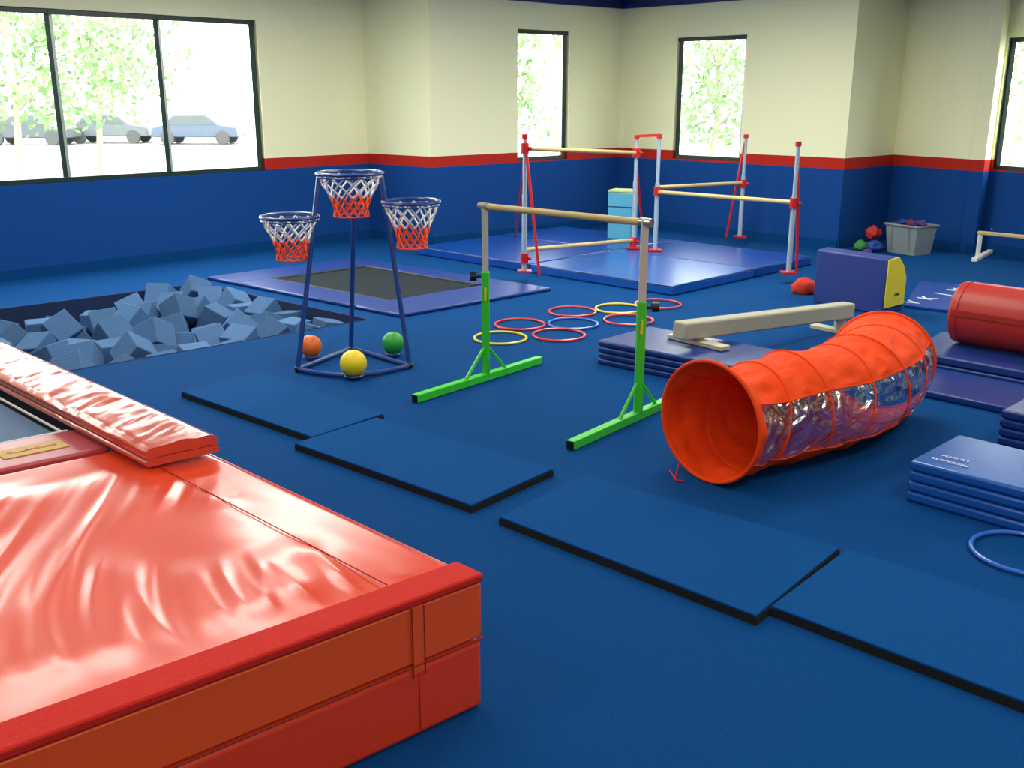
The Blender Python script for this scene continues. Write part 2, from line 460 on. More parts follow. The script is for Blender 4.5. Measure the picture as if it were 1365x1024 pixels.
brace(t, A, VZ(A, 183), G(719, 366, LT)); brace(t, A, VZ(A, 215), G(687, 316, LT)); brace(t, B, VZ(B, 215), G(858, 322, LT))
t = empty('uneven_bars', D, 'right set of gymnastics bars, two wooden rails opening from the centre post', 'gymnastics bar', 'bars on the blue landing mats')
zC = post(t, C, 181); zD = post(t, D, 191); zE = post(t, E, 181)
rail(t, C, VZ(C, 256), D, VZ(D, 270)); rail(t, C, VZ(C, 250), E, VZ(E, 244))
for p, y in ((C, 255), (D, 271), (E, 245)): clamp(t, p, VZ(p, y))
brace(t, D, VZ(D, 192), G(1062, 361, LT)); brace(t, E, VZ(E, 183), G(968, 316, LT))
MB().bar(up(B, zB+.005)+(B-C).normalized()*-.035, up(C, zC+.005), .05, .03).build('top_link', RED_PAINT, t)

# cyan block
p0 = G(809, 318, LT); p1 = G(841, 320, LT); dv = (p1-p0); w = dv.length; n_ = Vector((-dv.y, dv.x, 0)).normalized()*.25
if n_.y < 0: n_ = -n_
zt_ = VZ(p0, 253)
t = empty('foam_block', (p0+p1)/2, 'upright light blue foam block with pale yellow top behind the centre bar posts', 'foam block')
MB().prism([p0, p1, p1+n_, p0+n_], LT, zt_-.03).build('block_body', CYAN_V, t, bevel=.012)
MB().prism([p0, p1, p1+n_, p0+n_], zt_-.03, zt_).build('block_top', PALE_Y, t, bevel=.01)
for f_ in (.33, .66): MB().bar(up(p0, lerp(LT, zt_, f_))-n_*.012, up(p1, lerp(LT, zt_, f_))-n_*.012, .004, .01).build('seam', NAVY_V, t)

# ---------------- basketball stand ----------------
Lb = G(397, 492, .02); Rb = G(546, 487, .02); Bk = G(468, 464, .02); Cb = G(469, 480, .02)
t = empty('toy_basketball_stand', (Cb.x, Cb.y, 0), 'navy metal stand with three netted basketball hoops on a triangular base', 'basketball hoop')
top = RY(466, 231, Cb.y); RT = .215
tr = .016
def curve3(a, c, b, n=14): return [a*(1-x)**2+c*2*x*(1-x)+b*x*x for x in [i/n for i in range(n+1)]]
Fr = G(471, 500, .02)
m = MB(); m.tube(curve3(Lb, Fr*2-(Lb+Rb)/2, Rb), tr, 10); m.build('base_tube', NAVY_PAINT, t)
for e_ in (Lb, Rb):
    m = MB(); m.tube([e_, Bk], tr, 10); m.build('base_tube', NAVY_PAINT, t)
    m = MB(); m.sphere(e_, .024, n=12, m=8); m.build('foot', BLACK, t)
m = MB(); m.sphere(Bk, .024, n=12, m=8); m.build('foot', BLACK, t)
Ltop = RY(425, 236, Cb.y-.02); Rtop = RY(508, 236, Cb.y-.02); Btop = top+Vector((0, RT, 0))
for a, b in ((Lb, Ltop), (Rb, Rtop), (Bk, Btop)):
    m = MB(); m.tube([a, b], .017, 10); m.build('pole', NAVY_PAINT, t)
def lz(a, b, z): return lerp(a, b, (z-a.z)/(b.z-a.z))
def net(c, R, root, depth=.36):
    h = MB(); h.ring(c, R, .012, 40, 8); h.ring(c-Vector((0, 0, .022)), R, .005, 40, 6); ho = h.build('hoop', NAVY_PAINT, root)
    rows = 6; n = 12; fr = [1, .9, .77, .66, .58, .52, .56]
    up_, lo_ = MB(), MB()
    def np(r, i):
        tt = 2*math.pi*(i+(.5 if r % 2 else 0))/n
        return c+Vector((math.cos(tt)*R*fr[r]*.97, math.sin(tt)*R*fr[r]*.97, -.015-depth*(r/rows)**.95))
    for r in range(rows):
        tgt = up_ if r < 3 else lo_
        for i in range(n):
            a = np(r, i); o1 = np(r+1, i); o2 = np(r+1, i-1 if r % 2 == 0 else i+1)
            tgt.tube([a, o1], .006, 5); tgt.tube([a, o2], .006, 5)
    for i in range(n): lo_.tube([np(rows, i), np(rows, i+1)], .006, 5)
    tag(up_.build('white_net', WHITE, ho)); tag(lo_.build('orange_net', ORANGE_C, ho))
net(top, RT, t, .265)
pl = lz(Lb, Ltop, RY(386, 288, Cb.y).z); hl = RY(386, 289, pl.y-.02); net(hl, .187, t, .265)
pr = lz(Rb, Rtop, RY(547, 268, Cb.y).z); hr = RY(548, 269, pr.y-.02); net(hr, .187, t, .285)
for p_, h_ in ((pl, hl), (pr, hr)):
    d_ = (h_-p_); d_.z = 0; MB().bar(p_, h_-d_.normalized()*.18, .03, .03).build('hoop_bracket', NAVY_PAINT, t)
balls = [(414, 461, .078, (245, 115, 30), 'orange', 'left'), (524, 457, .08, (35, 165, 55), 'green', 'right'), (471, 484, .088, (245, 218, 20), 'yellow', 'front')]
for px, py, r, c, nm, wh in balls:
    p_ = G(px, py, .02+r)
    h_ = MB(); h_.ring((p_.x, p_.y, .026), r*.66, .009, 28, 6)
    h_.build('ball_holder', NAVY_PAINT, t)
    bm_ = mat(nm+'_ball_rubber', c, .4, .05, 20, .2, 120)
    o = MB(); o.sphere(p_, r, n=32, m=20); o = o.build('toy_ball', bm_)
    tag(o, '%s rubber ball resting on the %s part of the hoop stand base' % (nm, wh), 'ball', 'balls on the basketball stand base')

# ---------------- green kip bar ----------------
Lk = G(648, 507); Rk = G(850, 559)
t = empty('kip_bar', (Lk+Rk)/2, 'junior training bar with wooden rail on bright green floor stands', 'gymnastics bar')
zr = (VZ(Lk, 275)+VZ(Rk, 297))/2
fn = (G(553, 537)-Lk); fnr = (G(760, 600)-Rk)
for p_, a_, ys in ((Lk, fn, 362), (Rk, fnr, 402)):
    d_ = a_.normalized(); near = p_+a_; far = p_-d_*.56
    near.z = far.z = .027
    MB().bar(near, far, .05, .05).build('foot_beam', GREEN, t, bevel=.004)
    MB().bar(near+d_*.003, near-d_*.003, .046, .046).build('end_cap', BLACK, t); MB().bar(far-d_*.003, far+d_*.003, .046, .046).build('end_cap', BLACK, t)
    zs = VZ(p_, ys)
    MB().bar(up(p_, .05), up(p_, zs), .05, .05).build('green_sleeve', GREEN, t, bevel=.004)
    MB().bar(up(p_, zs-.03), up(p_, zr+.02), .04, .04).build('steel_upright', BEIGE_ST, t, bevel=.003)
    for sg in (-1, 1):
        MB().tube([up(p_, .24), up(p_, .05)+d_*sg*.19], .011, 8).build('strut', GREEN, t)
    sd = -1 if p_ is Lk else 1
    k_ = MB(); k_.tube([up(p_, zs-.03)+Vector((sd*.02, 0, 0)), up(p_, zs-.03)+Vector((sd*.075, 0, 0))], .012, 8); k_.tube([up(p_, zs-.03)+Vector((sd*.055, 0, 0)), up(p_, zs-.03)+Vector((sd*.095, 0, 0))], .03, 12)
    k_.build('knob', BLACK, t)
    MB().tube([up(p_, zs-.1)+Vector((0, -.03, 0)), up(p_, zs-.18)+Vector((0, -.03, 0))], .008, 6).build('spring_pin', mat('yellow_sticker', (230, 220, 60), .5), t)
d_ = (Rk-Lk).normalized()
MB().tube([up(Lk, zr)-d_*.035, up(Rk, zr)+d_*.035], .02, 16).build('rail', WOOD, t)
MB().tube([up(Lk, zr)-d_*.045, up(Lk, zr)+d_*.03], .025, 12).build('rail_socket', STEEL, t); MB().tube([up(Rk, zr)-d_*.03, up(Rk, zr)+d_*.045], .025, 12).build('rail_socket', STEEL, t)

# ---------------- hoops on floor ----------------
RH = hoopmat('red', (235, 60, 55)); YH = hoopmat('yellow', (235, 220, 50)); BH = hoopmat('blue', (55, 115, 210))
hoops = [(763, 415, RH, 'red hula hoop behind the blue hoop in the floor cluster'), (825, 411, YH, 'yellow hula hoop at the back of the floor cluster'),
 (877, 405, RH, 'red hula hoop farthest right of the cluster, behind the green bar post'), (693, 432, RH, 'red hula hoop just behind the nearest yellow hoop'),
 (764, 431, BH, 'blue hula hoop in the middle of the cluster of floor hoops'), (838, 426, RH, 'red hula hoop right of the blue hoop, beside the folded mats'),
 (667, 450, YH, 'yellow hula hoop nearest the green bar left post'), (745, 446, RH, 'red hula hoop in the front row right of the yellow hoop'),
 (1366, 737, BH, 'blue hula hoop cut off by the right edge, by the folded mat stack')]
for i, (px, py, m_, lb) in enumerate(hoops):
    p_ = G(px, py, .01+.002*(i % 3)); o = MB(); o.ring(p_, .2, .0095, 56, 8)
    tag(o.build('hula_hoop', m_), lb, 'hoop', 'hula hoops on the carpet' if i < 8 else None)

# ---------------- carpeted foam mats ----------------
q3 = [(665, 700), (1008, 835), (1119, 742), (780, 643)]
mats = [([(242, 530), (417, 592), (512, 560), (345, 502)], 'blue carpeted foam mat farthest away in the row, nearest the ball stand'),
        ([(393, 600), (629, 685), (738, 635), (502, 565)], 'blue carpeted foam mat second in the row, in front of the green bar'),
        (q3, 'blue carpeted foam mat in front of the red tunnel'),
        (None, 'blue carpeted foam mat nearest the camera at lower right')]
for qd, lb in mats:
    if qd: pts = [G(x, y) for x, y in qd]
    else:
        a = G(1026, 821); b_ = G(1366, 952); c_ = G(1128, 743)
        d1 = (b_-a).normalized()*1.24; d2 = (c_-a); pts = [a, a+d1, a+d1+d2, a+d2]
    cc = sum(pts, Vector())/4
    t = empty('carpeted_mat', cc, lb, 'gym mat', 'carpet topped foam mats laid in a row')
    MB().prism(pts, 0, .03).build('foam_base', FOAM_BLK, t)
    MB().prism([p_+(cc-p_).normalized()*.003 for p_ in pts], .03, .041).build('carpet_top', CARPETM, t, bevel=.004)

# ---------------- big red mat ----------------
ZT = .444
Cc = G(643, 766, ZT); Dd = G(283, 600, ZT)
e1 = (Dd-Cc); e1.z = 0; e1.normalize()
e2 = G(0, 1004, ZT)-Cc; e2.z = 0; e2.normalize()
O = Vector((Dd.x, Dd.y, 0))
def LP(a, b, z=0): v = O+e1*a+e2*b; return Vector((v.x, v.y, z))
a0 = -(Vector((Cc.x, Cc.y, 0))-O).length
a1 = .29; BW = 2.6
t = empty('crash_mat', LP((a0+a1)/2, BW/2), 'huge thick glossy red crash mat in the left foreground', 'gym mat')
MB().prism([LP(a0, 0), LP(a1, 0), LP(a1, BW), LP(a0, BW)], 0, .232).build('lower_layer', LOWER_V, t, bevel=.02, seg=3)
m = MB(); NA, NB = 220, 320; vs = []; fs = []
def sm(x): x = max(0, min(1, x)); return x*x*(3-2*x)
for i in range(NA+1):
    for j in range(NB+1):
        a = lerp(a0, a1, i/NA); b = lerp(0, BW, j/NB)
        ed = min((a-a0), (a1-a), b, BW-b); f_ = sm((ed-.10)/.2)
        bb = b+.22*math.sin(a*1.9+.6)+.30*a
        w = noise.noise(Vector((a*.9, bb*2.6, 1)))*.015
        msk = sm((noise.noise(Vector((a*1.5, b*1.3, 9)))+.28)*2.4)
        r1 = noise.noise(Vector((a*1.0, bb*8.0, 4))); r2 = noise.noise(Vector((a*1.7, bb*17.0, 14)))
        w += (.0085*(1-abs(r1)*2.0)+.0020*(1-abs(r2)*2))*msk
        w += noise.noise(Vector((a*6, b*6, 20)))*.0010
        z = ZT-.008+w*f_ - .012*sm(1-ed/.035)
        vs.append(LP(a, b, z))
for i in range(NA):
    for j in range(NB):
        k = i*(NB+1)+j; fs.append((k, k+1, k+NB+2, k+NB+1))
m.add(vs, fs)
m.build('top_cover', RED_V, t)
MB().prism([LP(a0+.002, .002), LP(a1, .002), LP(a1, BW), LP(a0+.002, BW)], .24, ZT-.026).build('upper_layer', ORANGE_V, t, bevel=.006)
MB().prism([LP(a0-.003, -.003), LP(a0+.115, -.003), LP(a0+.115, BW), LP(a0-.003, BW)], ZT-.024, ZT+.005).build('hook_and_loop_strip', RED_D, t, bevel=.008)
for bb in (.232,):
    MB().prism([LP(a0-.003, bb-.018), LP(a0+.004, bb-.018), LP(a0+.004, bb+.018), LP(a0-.003, bb+.018)], .21, ZT-.022).build('side_band', ORANGE_V, t)
for bb in (.212, .252): MB().tube([LP(a0-.004, bb, .2), LP(a0-.004, bb, ZT-.024)], .0018, 5).build('stitching', RED_S, t)
MB().tube([LP(a0-.0005, .232, .02), LP(a0-.0005, .232, .22)], .0018, 5).build('stitching', RED_S, t)
MB().tube([LP(a0-.001, 0, .236), LP(a0-.001, BW, .236)], .004, 6).build('stitching', RED_S, t)
MB().tube([LP(a0+.12, .24, ZT+.002), LP(0, .24, ZT+.002)], .002, 5).build('stitching', RED_S, t)

# ---------------- raised trampoline at far left ----------------
t = empty('trampoline', LP(1.8, 1.2), 'raised trampoline with red padded edge behind the big red mat', 'trampoline')
TB0, TB1, TA0, TA1 = .03, 2.3, a1+.01, 4.2
m = MB()
for (x0, x1, y0, y1) in ((TA0, TA0+.06, TB0, TB1), (TA1-.06, TA1, TB0, TB1), (TA0+.06, TA1-.06, TB0, TB0+.06), (TA0+.06, TA1-.06, TB1-.06, TB1)):
    m.prism([LP(x0, y0), LP(x1, y0), LP(x1, y1), LP(x0, y1)], .3, .40)
for x, y in ((TA0+.03, TB0+.03), (TA1-.03, TB0+.03), (TA0+.03, TB1-.03), (TA1-.03, TB1-.03)): m.tube([LP(x, y, 0), LP(x, y, .32)], .03, 8)
m.build('frame', BLACK, t)
MB().prism([LP(TA0, .268), LP(TA0+.32, .268), LP(TA0+.32, TB1), LP(TA0, TB1)], .402, .446).build('end_pad', PURP_P, t, bevel=.012)
MB().prism([LP(TA0+.06, .06), LP(TA1, .06), LP(TA1, TB1-.06), LP(TA0+.06, TB1-.06)], .38, .395).build('under_sheet', BLACK, t)
MB().prism([LP(TA0+.33, .345), LP(TA1-.3, .345), LP(TA1-.3, TB1-.3), LP(TA0+.33, TB1-.3)], .42, .435).build('jumping_bed', BED_GREY, t)
m = MB(); m.tube([LP(TA0+.34, .318, .437), LP(TA1-.3, .318, .437)], .006, 6); m.build('bed_edge', WHITE, t)
st = MB(); st.prism([LP(TA0+.1, .38), LP(TA0+.21, .38), LP(TA0+.21, .62), LP(TA0+.1, .62)], .446, .449)
so = st.build('label_patch', mat('olive_label', (215, 175, 80), .6), t)
text('printed_text', 'TRAMPOLINE', .03, LP(TA0+.155, .50, .450), -e2, e1, PURP_P, t)
MB().tube([LP(TA0+.325, .30, .44), LP(TA0+.325, TB1, .44)], .007, 6).build('pad_edge', WHITE, t)
t = empty('folded_pad', LP(1.8, .14, ZT), 'long folded red pad laid over the right edge of the raised trampoline', 'gym mat')
WP = .290
for z0, z1, ins in ((ZT+.010, ZT+.036, 0), (ZT+.040, ZT+.080, .004)):
    m = MB(); n_ = 300; vs = []; fs = []
    prof = [(0+ins, z0+.007), (.008+ins, z0), (WP-.008, z0), (WP-ins, z0+.007), (WP-ins, z1-.010), (WP-.012-ins, z1)]+[(WP-.012-ins-((WP-.04)*k/12), z1+.005) for k in range(1, 12)]+[(.014+ins, z1), (0+ins, z1-.010)]
    for i in range(n_+1):
        a = lerp(-.06, 4.2, i/n_)
        for b, z in prof:
            mid = sm(min(b, WP-b)/.05)
            w = (noise.noise(Vector((a*6+b*8, b*5, z0*50)))*.008+(1-2*abs(noise.noise(Vector((a*16+b*12, b*6, 3)))))*.005)*mid if z > z0+.012 else 0
            vs.append(LP(a, b, z+w))
    k = len(prof)
    for i in range(n_):
        for j in range(k): fs.append((i*k+j, i*k+(j+1) % k, (i+1)*k+(j+1) % k, (i+1)*k+j))
    fs.append(tuple(range(k))); fs.append(tuple(range(n_*k, n_*k+k)))
    m.add(vs, fs); m.build('pad_layer', RED_P, t)
MB().prism([LP(-.045, .012), LP(4.18, .012), LP(4.18, WP-.012), LP(-.045, WP-.012)], ZT+.034, ZT+.042).build('hinge_cloth', NAVY_V, t)

# ---------------- folded panel mats ----------------
def folded(name, pts, z0, layers, th, m1, lb, group=None, cat='gym mat', label=None):
    cc = sum(pts, Vector())/len(pts)
    t = empty(name, (cc.x, cc.y, z0), lb, cat, group)
    for i in range(layers):
        j = [p_+Vector((random.uniform(-.004, .004), random.uniform(-.004, .004), 0)) for p_ in pts]
        MB().prism(j, z0+i*th, z0+(i+1)*th-.002).build('panel', m1, t, bevel=min(.014, th*.35), seg=3)
    return t
zt2 = .17
pts = [G(797, 453, zt2), G(866, 434, zt2), G(1057, 469, zt2), G(985, 489, zt2)]
folded('folded_mat', pts, 0, 4, zt2/4, NAVY_V, 'navy folded panel mat lying under the low balance beam')
t = empty('balance_beam', G(1010, 460), 'low cream balance beam propped from the navy folded mat down to the floor', 'balance beam')
ba = G(905, 441, .29); bb_ = G(1131, 413, .17)
MB().bar(ba, bb_, .12, .12).build('beam_body', BEAM, t, bevel=.015, seg=3)
dd = (bb_-ba).normalized(); sd = Vector((dd.y, -dd.x, 0)).normalized()
for f_, zf in ((.10, zt2), (.95, .0)):
    c_ = lerp(ba, bb_, f_); zu = c_.z-.055
    MB().bar(up(c_, zf+.016)-sd*.24, up(c_, zf+.016)+sd*.24, .09, .03).build('foot_board', WOODL, t, bevel=.004)
    MB().bar(up(c_, zf+.03), up(c_, zu), .07, .07).build('support_block', BEAM, t)

# block
p0 = G(1083, 403); p1 = G(1177, 421); dv = (p1-p0).normalized(); wd = (G(1203, 414)-p1); W_ = wd.length; wd.normalize()
Hh = VZ(p1, 346)
prof = [(0, 0), (0, Hh), (.5*W_, Hh+.01), (.8*W_, Hh*.85), (W_, Hh*.62), (W_, 0)]
def pr_(base, prof): return [base+wd*a+Vector((0, 0, z)) for a, z in prof]
def ext(m, A_, B_):
    n = len(A_); m.add(A_+B_, [tuple(range(n)), tuple(range(2*n-1, n-1, -1))]+[(i, (i+1) % n, n+(i+1) % n, n+i) for i in range(n)])
t = empty('incline_block', (p0+p1)/2, 'navy vinyl foam block with a bright yellow end standing past the beam', 'foam block')
m = MB(); ext(m, pr_(p0, prof), pr_(p1-dv*.006, prof)); m.build('block_body', PURPLE_V, t, bevel=.015, smooth=True)
pf2 = [(a*.985+.003, max(z*.985+.003, .06)) for a, z in prof]
m = MB(); ext(m, pr_(p1-dv*.006, pf2), pr_(p1+dv*.006, pf2)); m.build('end_panel', YEL_V, t, bevel=.004)
text('printed_mark', 'GYM', .035, p1+wd*W_*.55+Vector((0, 0, .16))+dv*.008, wd, (0, 0, 1), BLACK, t)

pc = G(1072, 391); o = MB(); o.sphere((pc.x, pc.y, .055), .10, (1.2, .9, .9), n=28, m=16, nz=.2, seed=4)
o.v = [Vector((v.x, v.y, max(v.z, 0))) for v in o.v]
tag(o.build('soft_cushion', mat('matte_red_cloth', (205, 52, 28), .85)), 'small rounded orange red cushion half hidden behind the navy block', 'cushion')

# ---------------- tunnel ----------------
pp = [G(x, y) for x, y in ((941, 643), (986, 627), (1042, 613), (1098, 598), (1140, 580), (1162, 560), (1168, 546))]
def cat(pts, n):
    out = []; q_ = [pts[0]*2-pts[1]]+pts+[pts[-1]*2-pts[-2]]
    for i in range(1, len(q_)-2):
        for k in range(n):
            x = k/n; a, b, c, d = q_[i-1], q_[i], q_[i+1], q_[i+2]
            out.append(.5*((2*b)+(c-a)*x+(2*a-5*b+4*c-d)*x*x+(3*b-a-3*c+d)*x**3))
    out.append(pts[-1]); return out
path = cat(pp, 40); ds = [0]
for i in range(1, len(path)): ds.append(ds[-1]+(path[i]-path[i-1]).length)
TL = ds[-1]; NS = 220; R0 = .285
def at(sv):
    for i in range(1, len(ds)):
        if ds[i] >= sv or i == len(ds)-1:
            f_ = (sv-ds[i-1])/(ds[i]-ds[i-1]); c_ = lerp(path[i-1], path[i], f_)
            w = 34
            a_ = path[max(i-w, 0)]; b_ = path[min(i+w, len(path)-1)]
            return c_, (b_-a_).normalized()
nr = 6
RS = [1.03, .93, .98, .95, .99, .97, 1.01]
TILT = [0, .05, -.03, .04, -.04, .03, 0]
def tp(si, th, off=0):
    k = si*nr; ki = min(int(k), nr-1); fk = k-ki
    tl = lerp(TILT[ki], TILT[ki+1], fk); rs = lerp(RS[ki], RS[ki+1], fk)
    sv = min(max(TL*si+tl*math.cos(th), 0), TL) if 0 < si < 1 else TL*si
    c_, d_ = at(sv); N_ = Vector((d_.y, -d_.x, 0)); sag = abs(math.sin(math.pi*k))**.9
    nzc = math.cos(th); nzs = math.sin(th)
    fold = noise.noise(Vector((k*2.2, nzc*1.5, nzs*1.5+3)))*.022*sag + (1-2.2*abs(noise.noise(Vector((k*2.4+th*1.5, nzc*4, nzs*4)))))*.009*sag
    if si < 1/nr: fold += .006*sag*math.sin(th*13+k*2)
    topd = max(0, nzc)
    first = .045 if si < 1/nr else 0
    r = R0*rs-sag*(.003+(.016+first)*topd)+fold+off
    zc = R0*rs+.012
    v = c_+N_*nzs*r+Vector((0, 0, zc+nzc*r))
    if v.z < .004: v.z = .004
    return v
t = empty('play_tunnel', (pp[2].x, pp[2].y, 0), 'bright red fabric crawl tunnel with clear side windows, bent on the carpet', 'play tunnel')
def skin(s0, s1, t0, t1, ns, nt):
    m = MB(); vs = []; fs = []
    for i in range(ns+1):
        for j in range(nt+1): vs.append(tp(lerp(s0, s1, i/ns), math.radians(lerp(t0, t1, j/nt))))
    for i in range(ns):
        for j in range(nt): k = i*(nt+1)+j; fs.append((k, k+1, k+nt+2, k+nt+1))
    return m.add(vs, fs)
TA_, TB_ = 60, 126
skin(0, 1, TB_, 360+TA_, NS, 90).build('fabric_cover', BRTRED, t)
skin(0, .035, TA_, TB_, 10, 18).build('fabric_cover', BRTRED, t)
skin(.035, 1, TA_, TB_, NS-10, 24).build('clear_window', VINYL, t)
for i in range(nr+1):
    m = MB(); m.tube([tp(i/nr, 2*math.pi*k/48, .001) for k in range(48)], .010 if i in (0, nr) else .005, 8, True); m.build('hoop_wire', BRTRED, t)
for th in (TA_, TB_):
    m = MB(); m.tube([tp(k/120, math.radians(th), .002) for k in range(5, 121)], .004, 6); m.build('window_binding', BRTRED, t)
m = MB(); m.tube([tp(0, math.radians(215)), G(900, 637, .006), G(893, 628, .006), G(901, 640, .006), G(912, 642, .006)], .004, 6); m.build('tie_cord', RED_PAINT, t)

# ---------------- right side mats ----------------
ta = [G(1210, 466, .12), G(1500, 519, .12), G(1560, 482, .12), G(1256, 441, .12)]
u1 = (ta[1]-ta[0]).normalized(); u2 = Vector((-u1.y, u1.x, 0))
folded('folded_mat', ta, 0, 2, .06, NAVY_V, 'navy vinyl mat under the red roller on the right side', None)
tb = [Vector((p_.x, p_.y, 0)) for p_ in (ta[0]-u2*.05+u1*.22, ta[1]-u2*.05, ta[1]-u2*.62, ta[0]-u2*.62+u1*.22)]
folded('panel_mat', tb, 0, 1, .05, NAVY_V, 'thin navy mat on the carpet in front of the roller mat')
ra = G(1266, 458, .12); r_ = .215; ax = u1
t = empty('roller', ra, 'red vinyl roller bolster lying on the navy mat at right', 'gym roller')
def octo(c_, r, n=10):
    v_ = []
    for k in range(n):
        a = 2*math.pi*(k+.5)/n; v_.append(c_+u2*math.cos(a)*r+Vector((0, 0, math.sin(a)*r)))
    return v_
cc_ = ra+Vector((0, 0, r_*1.0+.002))+u2*.1
m = MB(); ext(m, octo(cc_, r_, 16), octo(cc_+ax*.95, r_, 16)); m.build('roller_body', mat('dark_red_vinyl', (186, 38, 24), .5, .1, coat=.1), t, bevel=.02, seg=3)
m = MB(); m.tube([v for v in octo(cc_+ax*.06, r_*1.0, 24)], .004, 5, True); m.tube([v for v in octo(cc_+ax*.89, r_*1.0, 24)], .004, 5, True); m.build('seam', RED_S, t)
m = MB(); m.bar(cc_+ax*.03-u2*r_*.99+Vector((0, 0, .03)), cc_+ax*.92-u2*r_*.99+Vector((0, 0, .03)), .012, .04); m.build('closure_strip', RED_S, t)

zs_ = .20
a = G(1214, 613, zs_); b_ = G(1277, 578, zs_); c_ = G(1365, 652, zs_)
d1 = (c_-a).normalized()*1.22; d2 = (b_-a); d2 = Vector((-d1.y, d1.x, 0)).normalized()*d2.length
st1 = [a, a+d1, a+d1+d2, a+d2]
t = folded('folded_mat', st1, 0, 4, .05, BLUE_V2, 'blue folded panel mat with white lettering beside the tunnel mouth at right')
text('printed_text', 'US GYM', .034, G(1274, 611, zs_+.001), -d1, -d2, WPRINT, t, ext=.0006)
text('printed_text', 'PRODUCTS', .032, G(1266, 616, zs_+.001), -d1, -d2, WPRINT, t, ext=.0006)
a = G(1335, 545, .2); st2 = [a, a+d1*.9, a+d1*.9+d2, a+d2]
folded('folded_mat', st2, 0, 4, .05, NAVY_V, 'dark blue folded mat cut off by the right edge, behind the lettered one')

lp = [G(1206, 406, .03), G(1268, 413, .03), G(1312, 382, .03), G(1226, 374, .03)]
t = empty('letter_mat', sum(lp, Vector())/4*1.0, 'flat blue mat with white letters between the navy block and the roller', 'gym mat')
MB().prism(lp, 0, .03).build('mat_body', BLUE_V, t, bevel=.006)
for i, ch in enumerate('VKJM'):
    p_ = G(1217+i*20, 403-i*5.5, .031); text('letter', ch, .2, p_, (.8, .6, 0), (-.6, .8, 0), WPRINT, t)

# tote bin
pb_ = G(1211, 337); ang = math.atan2((P6-P5).y, (P6-P5).x)
t = empty('storage_tote', pb_, 'grey plastic storage tote against the blue wall, heaped with purple toys', 'storage bin')
def rect(c_, w_, d_, z):
    R = Matrix.Rotation(ang, 3, 'Z'); return [c_+R@Vector((x*w_/2, y*d_/2, 0))+Vector((0, 0, z)) for x, y in ((-1, -1), (1, -1), (1, 1), (-1, 1))]
m = MB(); r0 = rect(pb_, .38, .28, 0); r1 = rect(pb_, .45, .34, .33); r2 = rect(pb_, .42, .31, .33); r3 = rect(pb_, .35, .25, .02)
m.add(r0+r1+r2+r3, [(0, 3, 2, 1)]+[(i, (i+1) % 4, 4+(i+1) % 4, 4+i) for i in range(4)]+[(4+i, 4+(i+1) % 4, 8+(i+1) % 4, 8+i) for i in range(4)]+[(8+i, 8+(i+1) % 4, 12+(i+1) % 4, 12+i) for i in range(4)]+[(12, 13, 14, 15)])
m.build('tub', GREY_PL, t)
m = MB(); rr = rect(pb_, .47, .36, .33); m.tube(rr, .014, 6, True); m.build('rim', GREY_PL, t)
R = Matrix.Rotation(ang, 3, 'Z')
for sx in (-.12, .12): MB().bar(pb_+R@Vector((sx, -.147, .05)), pb_+R@Vector((sx, -.173, .31)), .03, .012).build('rib', GREY_PL, t)
PUR = mat('purple_cloth', (70, 45, 120), .7); MAR = mat('maroon_cloth', (110, 35, 80), .7)
cols = [(PUR, 'purple'), (MAR, 'maroon'), (mat('blue_cloth', (30, 60, 150), .7), 'blue')]
for i, ((mm, nm), (dx, dy, r)) in enumerate(zip(cols, ((.125, .0, .065), (-.0, -.01, .055), (-.13, .02, .055)))):
    o = MB(); o.sphere(pb_+R@Vector((dx, dy, .35-.005*i)), r, (1.1, 1.1, .7), n=20, m=12, nz=.4, seed=i)
    tag(o.build('bean_bag', mm), '%s bean bag heaped on top of the grey tote' % nm, 'bean bag', 'bean bags in the tote')
piles = [(1162, 334, .085, .085, (190, 40, 35), 'red', 0.13), (1147, 335, .075, .065, (60, 140, 55), 'green', 0), (1165, 336, .08, .07, (35, 70, 165), 'blue', 0), (1155, 341, .05, .04, (90, 50, 140), 'purple', 0)]
for i, (px, py, r, hz, c, nm, z0) in enumerate(piles):
    p_ = G(px, py)
    o = MB(); o.sphere((p_.x, p_.y, z0+hz), r, (1.05, 1, .85), n=24, m=14, nz=.3, seed=i*3+1)
    zb_ = z0+.001; o.v = [Vector((v.x, v.y, max(v.z, zb_))) for v in o.v]
    tag(o.build('soft_toy', mat(nm+'_toy', c, .75)), '%s soft toy in the pile left of the grey tote' % nm, 'toy', 'soft toys piled beside the tote')

# low parallel bars at right
t = empty('parallel_bars', G(1320, 347), 'low wooden parallel bars on white legs at the right wall', 'gymnastics bar')
fa = G(1299, 346); fb = G(1318, 336); dvv = u1*1.3
for p_, yy in ((fa, 310), (fb, 305)):
    z_ = VZ(p_, yy)
    MB().bar(up(p_, z_), up(p_, z_)+dvv, .05, .04).build('rail', WOOD, t, bevel=.01)
    for k in (.03, 1.2):
        MB().bar(up(p_, .03)+u1*k, up(p_, z_-.02)+u1*k, .04, .04).build('leg', WHITE, t, bevel=.004)
for k in (.03, 1.2):
    MB().bar(up(fa, .02)+u1*k-(fb-fa).normalized()*.15, up(fb, .02)+u1*k+(fb-fa).normalized()*.1, .06, .04).build('foot_beam', WHITE, t, bevel=.004)

